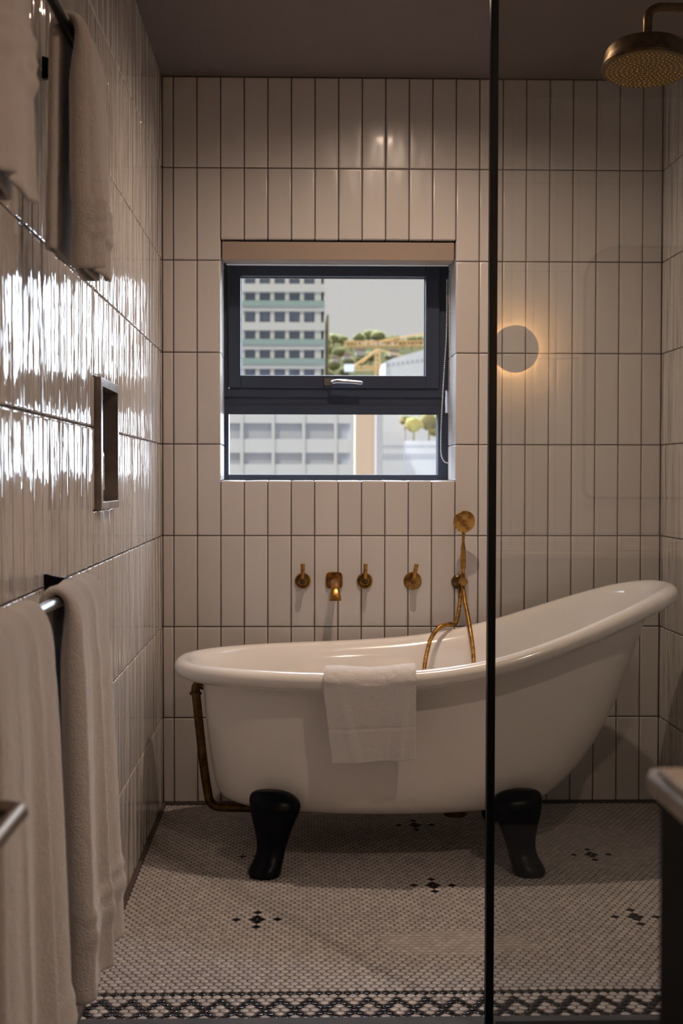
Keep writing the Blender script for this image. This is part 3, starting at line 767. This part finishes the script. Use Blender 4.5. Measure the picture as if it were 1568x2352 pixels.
def rail(zb, label, y0, y1, over):
    t = thing('towel_rail', label, 'towel rail', (XL, (y0+y1)/2, zb), 'towel rails on the left wall')
    mb = MB(); mb.tube([(XB, y0, zb), (XB, y1, zb)], .0088, 24); obj('bar', mb, M['steel'] if not over else M['black_metal'], t, smooth=40)
    for y in (y1-.002, y0+.002):
        mb = MB(); sec = [(0, .019, .006), (.004, .019, .006), (.012, .0165, .0055), (.03, .013, .005), (.06, .0105, .0045), (XB-XL+.008, .0095, .0045)]
        mb.grid([[(XL+d_, y+a_*w_, zb+b_*h_) for a_, b_ in ((-1, -1), (1, -1), (1, 1), (-1, 1))] for d_, h_, w_ in sec], closed_u=True, cap0=True, cap1=True)
        yy_ = y+(.004 if y > (y0+y1)/2 else -.004); mb.lathe([(.0125, -.006), (.0125, .006), (.011, .007), (.001, .007)], (XB, yy_, zb), (0, 1 if y > (y0+y1)/2 else -1, 0), 24)
        obj('wall_bracket', mb, M['black_metal'], t, smooth=35)
rail(ZBl, 'steel towel rail on black brackets, the lower of two on the left wall', 1.35, 2.235, False)
rail(ZBu, 'black towel rail high on the left wall, the upper of the two', 1.25, 2.235, True)
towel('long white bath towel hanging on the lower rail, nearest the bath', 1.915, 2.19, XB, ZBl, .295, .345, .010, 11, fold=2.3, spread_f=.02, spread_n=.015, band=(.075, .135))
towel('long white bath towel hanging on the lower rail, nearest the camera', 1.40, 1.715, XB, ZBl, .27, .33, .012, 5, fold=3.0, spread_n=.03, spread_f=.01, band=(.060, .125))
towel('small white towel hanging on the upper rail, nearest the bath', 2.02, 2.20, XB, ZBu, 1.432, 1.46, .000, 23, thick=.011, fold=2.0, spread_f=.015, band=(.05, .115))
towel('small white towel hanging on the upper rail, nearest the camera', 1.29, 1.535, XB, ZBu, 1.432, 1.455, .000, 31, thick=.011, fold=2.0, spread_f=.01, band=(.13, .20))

# hand towel over the front rim
def front_rim(x):
    lo, hi = -math.pi+.05, -.05
    for _ in range(50):
        m_ = (lo+hi)/2
        if outline(1.0, m_, .05)[0].x < x: lo = m_
        else: hi = m_
    p, nn = outline(1.0, m_, .05); return p, nn
mb = MB(); rows = []
xa, xb_ = P(748, 1560, 3.36).x, P(955, 1545, 3.36).x
nu, nv = 70, 90
hem0 = P(775, 1757, 3.36).z; hem1 = P(950, 1744, 3.36).z
for layer in range(1):
    for j in range(nv):
        row = []; s = j/(nv-1)
        for i in range(nu):
            u = i/(nu-1); x = xa+(xb_-xa)*u
            p, nn = front_rim(x); ht = H(p.x+0)
            cen = Vector((p.x, p.y, ht-.027)); R1 = .0335+.006
            hem = hem0+(hem1-hem0)*u
            Lout = cen.z-hem; Lin = .085; La = math.pi*R1; tot = Lout+La+Lin; d_ = s*tot
            if d_ < Lout:
                k = (Lout-d_)/Lout
                off = R1+.0; z = cen.z-(Lout-d_)
                xx = p.x+.026*k*(1-u)*.9
                lift = -.016*k+.006*math.sin(u*math.pi*2.0+.5)*k+.010*math.exp(-((u-.16-.14*k)/.055)**2)*min(1, k*3)+.010*math.exp(-((u-.88+.10*k)/.055)**2)*min(1, k*3)
                ds = z-hem
                if .086 < ds < .096: lift -= .0035
                pt_ = Vector((xx, cen.y, 0))+nn*(off+lift); row.append(Vector((pt_.x, pt_.y, z)))
            elif d_ < Lout+La:
                a = (d_-Lout)/La*math.pi; wv = .0025*math.sin(u*7+1)
                pt_ = Vector((p.x, cen.y, cen.z))+nn*(R1+wv)*math.cos(a)+Z_*(R1+wv)*math.sin(a); row.append(pt_)
            else:
                dd = d_-Lout-La; pt_ = Vector((p.x, cen.y, cen.z-dd))-nn*(R1+dd*.15); row.append(pt_)
        rows.append(row)
rows = [[p+Vector((0, noise.noise(p*55)*.0016, noise.noise(p*55+X_)*.0012)) for p in r] for r in rows]
mb.grid(rows)
o_ = obj('hand_towel', mb, M['towel_hand'], None, smooth=180, origin='base', solid=.010)
m_ = o_.modifiers.new('sub', 'SUBSURF'); m_.levels = 1; m_.render_levels = 1
tag(o_, 'white terry hand towel folded over the front rim of the bath', 'towel')

# ------------------------------------------------------------------ metal shelf end at the left edge of the view
zs = P(60, 1856, 1.2).z
sh = thing('wall_shelf', 'dark shelf with brushed metal tube rim at the left edge', 'shelf', (XL, 1.0, zs))
xr = P(50, 1860, 1.2).x
mb = MB(); mb.tube(smoothpath([(XL, 1.195, zs), (xr-.05, 1.195, zs), (xr-.012, 1.195, zs), (xr, 1.183, zs), (xr, 1.15, zs), (xr, .80, zs), (xr-.012, .788, zs), (xr-.05, .786, zs), (XL, .786, zs)], 6), .0085, 18)
obj('rim', mb, M['bronze'], sh, smooth=60)
mb = MB(); mb.box((XL, .79, zs-.006), (xr-.004, 1.19, zs)); obj('tray', mb, M['black_metal'], sh)

# ------------------------------------------------------------------ vanity
vn = thing('vanity_unit', 'black bathroom vanity with pale marble top at the right edge', 'vanity', (.9, .78, 0))
yv = 1.0; cx0 = P(1482, 1768, yv).x; vz = P(1490, 1762, yv).z; bx0 = P(1513, 1860, yv-.012).x
mb = MB(); mb.box((cx0, FY+.004, vz-.023), (1.9, yv+.006, vz)); obj('marble_top', mb, M['marble_top'], vn, bevel=.009)
mb = MB(); e0 = P(1507, 1757, yv-.03); mb.box((e0.x, FY+.004, vz), (1.88, yv-.03, vz+.007)); obj('raised_top', mb, M['marble_top'], vn, bevel=.003)
mb = MB(); mb.box((bx0, FY+.004, .0), (1.88, yv-.014, vz-.023)); obj('cabinet', mb, M['black_cab'], vn, bevel=.002)
for k in range(3):
    mb = MB(); xa_ = bx0+.03+k*.52; mb.box((xa_, yv-.014, .10), (xa_+.49, yv-.004, vz-.10)); dr = obj('door', mb, M['black_cab'], vn, bevel=.002)
    mb = MB(); mb.tube([(xa_+.45, yv+.012, .55), (xa_+.45, yv+.012, .70)], .005, 12); mb.tube([(xa_+.45, yv-.004, .56), (xa_+.45, yv+.012, .56)], .004, 10); mb.tube([(xa_+.45, yv-.004, .69), (xa_+.45, yv+.012, .69)], .004, 10)
    obj('door_handle', mb, M['brass_dark'], dr, smooth=40)
# arched mirror over the vanity (seen faintly in the glass screen)
def refl(px, py):      # where a reflection seen in the screen lies on the camera side wall
    p = P(px, py, 2*YG-FY); return Vector((p.x, FY, p.z))
m0 = refl(1337, 800); mt = refl(1420, 566).z
mirr = thing('wall_mirror', 'tall arched mirror over the vanity, reflected in the glass screen', 'mirror', (m0.x+.28, FY, 1.0))
def archpts(x0, x1, z0, z1, r, n=14):
    pts = []
    for (cx_, cz, a0) in ((x1-r, z1-r, 0), (x0+r, z1-r, 90), (x0+r*.3, z0+r*.3, 180), (x1-r*.3, z0+r*.3, 270)):
        rr_ = r if cz > 1.4 else r*.3
        for k in range(n+1):
            a = math.radians(a0+90*k/n); pts.append((cx_+rr_*math.cos(a), cz+rr_*math.sin(a)))
    return pts
def slab(mb, pts, y0, y1):
    n_ = len(pts); vs = [(x, y0, z) for x, z in pts]+[(x, y1, z) for x, z in pts]
    mb.add(vs, [tuple(range(n_)), tuple(reversed(range(n_, 2*n_)))]+[(i, i+n_, (i+1) % n_+n_, (i+1) % n_) for i in range(n_)])
mb = MB(); slab(mb, archpts(m0.x, m0.x+.56, 1.02, mt, .12), FY+.004, FY+.022); fixnormals(obj('frame', mb, M['black_metal'], mirr))
mb = MB(); slab(mb, archpts(m0.x+.010, m0.x+.55, 1.03, mt-.010, .112), FY+.018, FY+.024); fixnormals(obj('mirror_glass', mb, M['mirror'], mirr))
# backlit round sconce, and an unseen twin added for more warm fill
sl = refl(1180, 803); sr = (refl(1234, 803).x-sl.x)
for c_, lab_ in ((sl, 'round backlit wall lamp whose glowing halo shows reflected in the glass screen'), (Vector((m0.x*2+.56-sl.x, FY, sl.z)), 'round backlit wall lamp, unseen, added right of the vanity mirror for warm fill')):
    so = thing('wall_sconce', lab_, 'lamp', (c_.x, FY, c_.z), 'round backlit lamps beside the vanity mirror')
    mb = MB(); mb.lathe([(.001, .026), (sr, .026), (sr, .032), (sr-.002, .034), (.001, .034)], c_, (0, 1, 0), 64, caps=False); obj('disc', mb, M['paint'], so, smooth=30)
    mb = MB(); mb.lathe([(sr*.5, 0), (sr*.5, .0255), (.001, .0255)], c_, (0, 1, 0), 40); obj('base', mb, M['paint'], so, smooth=30)
    mb = MB(); mb.lathe([(sr*.95, .0245), (sr*.95, .0255), (sr*.72, .0255), (sr*.72, .0245), (sr*.95, .0245)], c_, (0, 1, 0), 64, caps=False); obj('light_ring', mb, M['sconce_glow'], so)
# downlight fittings
for i, (x, y, e) in enumerate(DL):
    d = thing('ceiling_downlight', ('small recessed ceiling downlight above the bath', 'small recessed ceiling downlight over the vanity, in front of the glass screen')[i], 'lamp', (x, y, ZC), 'ceiling downlights')
    mb = MB(); mb.lathe([(RH, -.001), (RH+.009, -.001), (RH+.009, .002), (RH+.007, .003), (RH-.001, .003), (RH, -.001)], (x, y, ZC), (0, 0, -1), 48, caps=False); obj('trim_ring', mb, M['brass_dark'], d, smooth=30)
    mb = MB(); n_ = 48
    rows = [[(x+r*math.cos(2*math.pi*k/n_), y+r*math.sin(2*math.pi*k/n_), z) for k in range(n_)] for r, z in ((RH-.0005, ZC), (RH-.0015, ZC+REC*.6), (RH-.006, ZC+REC+.004), (.001, ZC+REC+.006))]
    mb.grid(rows, closed_u=True); obj('reflector_can', mb, M['reflector'], d, smooth=30)
    mb = MB(); mb.lathe([(.018, 0), (.016, .001), (.001, .0015)], (x, y, ZC+REC+.004), (0, 0, -1), 24); obj('lens', mb, M['bulb_glow'], d)

# ------------------------------------------------------------------ outside the window
def om(name, c, r=.9): return mat(name, c, r, spec=0.0)
O = dict(conc=om('pale_concrete', (.70, .68, .64)), dark=om('tower_glass', (.27, .30, .37), .4), grn=om('green_rail', (.36, .46, .42), .4), scaf=om('scaffold_net', (.24, .20, .10)),
         leaf=om('tree_leaves', (.21, .205, .10)), leaf2=om('dry_leaves', (.30, .27, .10)), yel=om('crane_yellow', (.60, .39, .18), .6), white=om('white_wall', (.78, .78, .78)), grey=om('grey_facade', (.55, .57, .62)),
         lgrey=om('light_grey_facade', (.78, .79, .81)), peach=om('peach_render', (.86, .68, .53)), hill=om('hillside', (.062, .058, .028)), house=om('cream_house_wall', (.5, .47, .43)), roof=om('clay_roof', (.08, .045, .03)), road=om('road', (.06, .06, .06)))
mb = MB(); mb.box((-900, 20, -30), (900, 1600, -26)); struct('terrain', mb, O['road'])
# high tower on the left
Yt = 235
tw = thing('office_tower', 'tall pale concrete tower with dark windows seen through the upper pane', 'building', (P(620, 1095, Yt).x, Yt, -26))
colx = [P(x, 800, Yt).x for x in range(353, 745, 34)]+[P(742, 800, Yt).x]
x0t, x1t = colx[0], P(743, 800, Yt).x
fl = [P(650, y, Yt).z for y in range(1102, 420, -44)]
mb = MB(); mb.box((x0t+.5, Yt+1.2, -26), (x1t-.6, Yt+22, fl[-1])); obj('window_glazing', mb, O['dark'], tw)
mb = MB()
for x in colx: mb.box((x-.38, Yt, -26), (x+.38, Yt+1.3, fl[-1]))
for xs in (x1t-.9,):
    for k in range(8): mb.box((xs, Yt+k*2.8, -26), (xs+.9, Yt+.7+k*2.8, fl[-1]))
obj('columns', mb, O['conc'], tw)
mb = MB()
for z in fl: mb.box((x0t-.3, Yt-.5, z-.75), (x1t+.2, Yt+22, z+.75))
obj('floor_slabs', mb, O['conc'], tw)
mb = MB()
for z in (fl[9], fl[7], fl[6]): mb.box((x0t, Yt-.9, z+.1), (x1t+.2, Yt-.7, z+1.15))
tag(obj('green_railings', mb, O['grn'], tw), label='pale green glass railings')
sc_ = tag(quick('scaffold_tower', lambda m: m.box((x1t+.6, Yt+.5, -26), (P(755, 800, Yt).x, Yt+14, P(745, 722, Yt).z)), O['scaf'], None, origin='base'), 'brown netted scaffold standing against the right side of the tower', 'scaffold')
# wooded hill with houses
Yh = 900
mb = MB(); rows = []
for j in range(14):
    yy = Yh+j*30; row = []
    for i in range(40):
        x = -330+i*11.6; top = P(900, 905-min(j, 9)*12.5, Yh).z*(yy/Yh)
        row.append((x, yy, top+4*noise.noise(Vector((x*.03, yy*.013, 0)))+(-120 if j == 0 else 0)))
    rows.append(row)
mb.grid(rows); struct('hillside', mb, O['hill'], smooth=180)
tr = random.Random(3)
def crown(mb, c, r, seed):
    rows = []
    for a in range(9):
        ph_ = math.pi*a/8; row = []
        for b_i in range(14):
            th = 2*math.pi*b_i/14; d = Vector((math.sin(ph_)*math.cos(th), math.sin(ph_)*math.sin(th), math.cos(ph_)*.8))
            k = r*(1+.45*noise.noise(d*2.6+Vector((seed, 0, 0)))+.25*noise.noise(d*7+Vector((seed, 4, 0)))); row.append(Vector(c)+d*k)
        rows.append(row)
    mb.grid(rows, closed_u=True)
proto = None
spots = [(x, y, s) for x, y, s in ((748, 781, 1), (765, 774, 1.2), (785, 776, 1.1), (806, 786, .9), (826, 772, 1.1), (846, 766, 1.3), (868, 768, 1.3), (888, 777, 1), (908, 776, 1), (925, 783, .8), (945, 778, 1.1), (965, 776, 1.1), (985, 775, 1.1), (1005, 778, 1),
          (755, 800, 1.1), (778, 805, 1.2), (850, 815, 1.2), (830, 822, 1.2), (800, 826, 1.1), (765, 835, 1.3), (790, 850, 1.1), (895, 815, 1), (750, 855, 1.2))]
for i, (x, y, s) in enumerate(spots):
    Yp = Yh+60-(y-770)*.5+(i % 3)*14+(20 if i in (14, 19, 22) else 0)+(24 if i in (15, 16, 17, 20) else 0); c = P(x, y+3, Yp)
    if i == 0:
        proto = thing('hill_tree', 'round green tree on the skyline of the far wooded hill', 'tree', c, 'trees on the skyline of the far hill')
        m_ = MB(); crown(m_, c, 4.3, 1.0); k_ = obj('crown', m_, O['leaf'], proto, smooth=180)
        m_ = MB(); m_.tube([c-Z_*7.5, c-Z_*2], .6, 8); t_ = obj('trunk', m_, O['scaf'], proto)
        kids = (k_, t_); proto.scale = (s, s, s)
    else:
        q_ = proto.copy(); C.objects.link(q_)
        if i >= 14: q_['label'] = 'round green tree lower down the far hillside, below its skyline'; q_['group'] = 'trees lower on the far hill'
        q_.location = c; q_.scale = (s, s, s*.9); q_.rotation_euler = (0, 0, i*1.3)
        for ch in kids: cc = ch.copy(); C.objects.link(cc); cc.parent = q_
for i, (x, y, w_, h_) in enumerate(((797, 816, 5, 1.6), (828, 804, 7, 2.2), (771, 822, 5, 1.6), (905, 806, 6.5, 2))):
    Yp = Yh+8+i*5; c = P(x, y, Yp); hs_ = thing('hillside_house', ('small pale house left of the crane peak on the hill', 'widest pale house among the hill trees above the crane', 'small pale house low on the hill nearest the tower', 'pale house on the hill right of the crane peak')[i], 'house', (c.x, Yp, c.z-h_))
    mb = MB(); mb.box((c.x-w_/2, Yp, c.z-h_*1.8), (c.x+w_/2, Yp+8, c.z)); obj('walls', mb, O['house'], hs_)
    mb = MB(); mb.add([(c.x-w_/2-.5, Yp-.5, c.z), (c.x+w_/2+.5, Yp-.5, c.z), (c.x+w_/2+.5, Yp+8.5, c.z), (c.x-w_/2-.5, Yp+8.5, c.z), (c.x-w_/2+1, Yp+4, c.z+2), (c.x+w_/2-1, Yp+4, c.z+2)], [(0, 1, 5, 4), (2, 3, 4, 5), (0, 4, 3), (1, 2, 5), (0, 3, 2, 1)]); obj('roof', mb, O['roof'], hs_)
# cranes
def lattice(mb, a, b, w, n_):
    a, b = Vector(a), Vector(b); t = (b-a).normalized(); s1 = t.cross(Y_).normalized() if abs(t.y) < .9 else X_; s2 = Y_
    cs = [s1*w+s2*w, s1*w-s2*w, -s1*w-s2*w, -s1*w+s2*w]
    for c_ in cs: mb.tube([a+c_, b+c_], w*.22, 5)
    for i in range(n_):
        for k in range(4):
            p = a.lerp(b, i/n_)+cs[k]; q2 = a.lerp(b, (i+1)/n_)+cs[(k+1) % 4]; mb.tube([p, q2], w*.14, 4)
Yc = 300
cr = thing('tower_crane', 'yellow tower crane with peaked tie mast in front of the hill', 'crane', (P(867, 860, Yc).x, Yc, -26))
mb = MB(); lattice(mb, (P(867, 860, Yc).x, Yc, -26), P(867, 862, Yc), .7, 14); obj('mast', mb, O['yel'], cr)
mb = MB(); lattice(mb, P(867, 862, Yc), P(867, 803, Yc), .55, 5); obj('tie_peak', mb, O['yel'], cr)
mb = MB(); lattice(mb, P(792, 846, Yc), P(885, 846, Yc), .45, 10); obj('counter_jib', mb, O['yel'], cr)
mb = MB(); mb.tube([P(867, 803, Yc), P(812, 841, Yc)], .22, 5); mb.tube([P(867, 803, Yc), P(925, 818, Yc)], .15, 5); mb.tube([P(867, 803, Yc), P(830, 835, Yc)], .15, 5); obj('tie_bars', mb, O['yel'], cr)
mb = MB(); mb.box(P(874, 852, Yc-1), P(884, 838, Yc+1)); obj('cab', mb, O['white'], cr)
mb = MB(); mb.box(P(792, 853, Yc-1), P(812, 838, Yc+1)); obj('counterweight', mb, O['lgrey'], cr)
cr2 = thing('tower_crane', 'pale orange crane jib reaching across the hill to the right', 'crane', (P(1000, 860, Yc+60).x, Yc+60, -26))
mb = MB(); lattice(mb, P(789, 791, Yc+60), P(1030, 789, Yc+60), .75, 26); obj('jib', mb, O['yel'], cr2)
mb = MB(); lattice(mb, (P(1000, 860, Yc+60).x, Yc+60, -26), P(1000, 762, Yc+60), .8, 24); obj('mast', mb, O['yel'], cr2)
mb = MB(); mb.tube([P(1000, 762, Yc+60), P(840, 789, Yc+60)], .2, 5); obj('tie_bar', mb, O['yel'], cr2)
# white building at the right of the upper pane
Yw = 260
wb = thing('flat_roof_building', 'long pale flat roofed building below the crane jib', 'building', (P(960, 860, Yw).x, Yw, -26))
mb = MB(); pts = [P(884, 832, Yw), P(900, 824, Yw), P(975, 803, Yw), P(1000, 800, Yw)]
vs = [(p.x, Yw, p.z) for p in pts]+[(pts[-1].x, Yw, -26), (pts[0].x, Yw, -26)]
n_ = len(vs); vs += [(x, Yw+16, z) for x, _, z in vs]
mb.add(vs, [tuple(range(n_)), tuple(reversed(range(n_, 2*n_)))]+[(i, i+n_, (i+1) % n_+n_, (i+1) % n_) for i in range(n_)])
obj('walls', mb, O['lgrey'], wb)
for k in range(9):
    mb = MB(); p = P(892+k*11, 838-k*1.5, Yw); mb.box((p.x-.3, Yw-.1, p.z-.35), (p.x+.3, Yw+.1, p.z+.35)); obj('window', mb, O['grey'], wb)
# near grey facade in the lower pane
Yn = 60
nf = thing('grey_office_block', 'grey glazed office block filling the left of the lower pane', 'building', (P(650, 1090, Yn).x, Yn, -26))
xA, xB = P(420, 1000, Yn).x, P(812, 1000, Yn).x
mb = MB(); mb.box((xA, Yn+.3, -26), (xB, Yn+14, P(700, 925, Yn).z)); obj('glazing', mb, O['grey'], nf)
mb = MB()
for ya, yb in ((925, 972), (1008, 1040)): mb.box((xA, Yn, P(700, yb, Yn).z), (xB, Yn+.3, P(700, ya, Yn).z))
mb.box((xA, Yn, P(700, 1120, Yn).z), (xB, Yn+.3, P(700, 1066, Yn).z))
obj('spandrels', mb, O['lgrey'], nf)
mb = MB()
for x in (483, 555, 627, 697, 770, 808): c = P(x, 1000, Yn); mb.box((c.x-.07, Yn-.15, -26), (c.x+.07, Yn+.1, P(700, 925, Yn).z))
obj('mullions', mb, O['white'], nf)
Yk = 40
tag(quick('peach_pillar', lambda m: m.box((P(815, 1000, Yk).x, Yk, -26), (P(862, 1000, Yk).x, Yk+.7, P(840, 905, Yk).z)), O['peach'], None, origin='base', bevel=.02), 'plain peach rendered pillar standing upright in the lower pane', 'pillar')
tag(quick('grey_pillar', lambda m: m.box((P(863, 1000, Yk+6).x, Yk+6, -26), (P(879, 1000, Yk+6).x, Yk+7, P(870, 915, Yk+6).z)), O['grey'], None, origin='base'), 'narrow grey wall strip right of the peach pillar', 'wall')
Yq = 120
for i, (a_, b_, t_, bt_, lab_) in enumerate(((877, 930, 990, 1090, 'low white building with window rows, just right of the grey strip'), (928, 1030, 1012, 1100, 'broad white building with one long window row at the right of the lower pane'))):
    w_ = thing('white_building', lab_, 'building', (P((a_+b_)/2, 1090, Yq+i*8).x, Yq+i*8, -26)); yy = Yq+i*8
    mb = MB(); mb.box((P(a_, 1000, yy).x, yy, -26), (P(b_, 1000, yy).x, yy+8, P(900, t_, yy).z)); obj('walls', mb, O['white'], w_)
    for zr_ in ((1042, 1055), (1022, 1028)):
        for k in range(int((b_-a_)/7)):
            mb = MB(); mb.box((P(a_+2+k*7, 1000, yy).x, yy-.06, P(900, zr_[1], yy).z), (P(a_+6.3+k*7, 1000, yy).x, yy+.1, P(900, zr_[0], yy).z)); obj('window', mb, O['grey'], w_)
for i, (x, y, r, m__) in enumerate(((950, 975, 1.1, 'leaf2'), (985, 968, 1.3, 'leaf'), (1005, 985, 1.2, 'leaf2'), (930, 965, .8, 'leaf'))):
    c = P(x, y, 140+i*7); t_ = thing('street_tree', ('dry yellowish street tree behind the white buildings', 'green street tree behind the white buildings, right of the dry one', 'dry street tree at the right edge of the lower pane', 'small green street tree nearest the peach pillar')[i], 'tree', c)
    mb = MB(); crown(mb, c, r*.9, i*3.1); obj('crown', mb, O[m__], t_, smooth=180)
    mb = MB(); mb.tube([(c.x, c.y, -26), c-Z_*r*.3], .10, 6); obj('trunk', mb, O['scaf'], t_)
mb = MB(); mb.box((P(870, 985, 170).x, 170, -26), (P(1030, 985, 170).x, 176, P(900, 945, 170).z)); tag(obj('pale_block', mb, O['lgrey'], None, origin='base'), 'pale grey block far behind the street trees', 'building')

for o_ in bpy.data.objects:
    if '_o' in o_: del o_['_o']
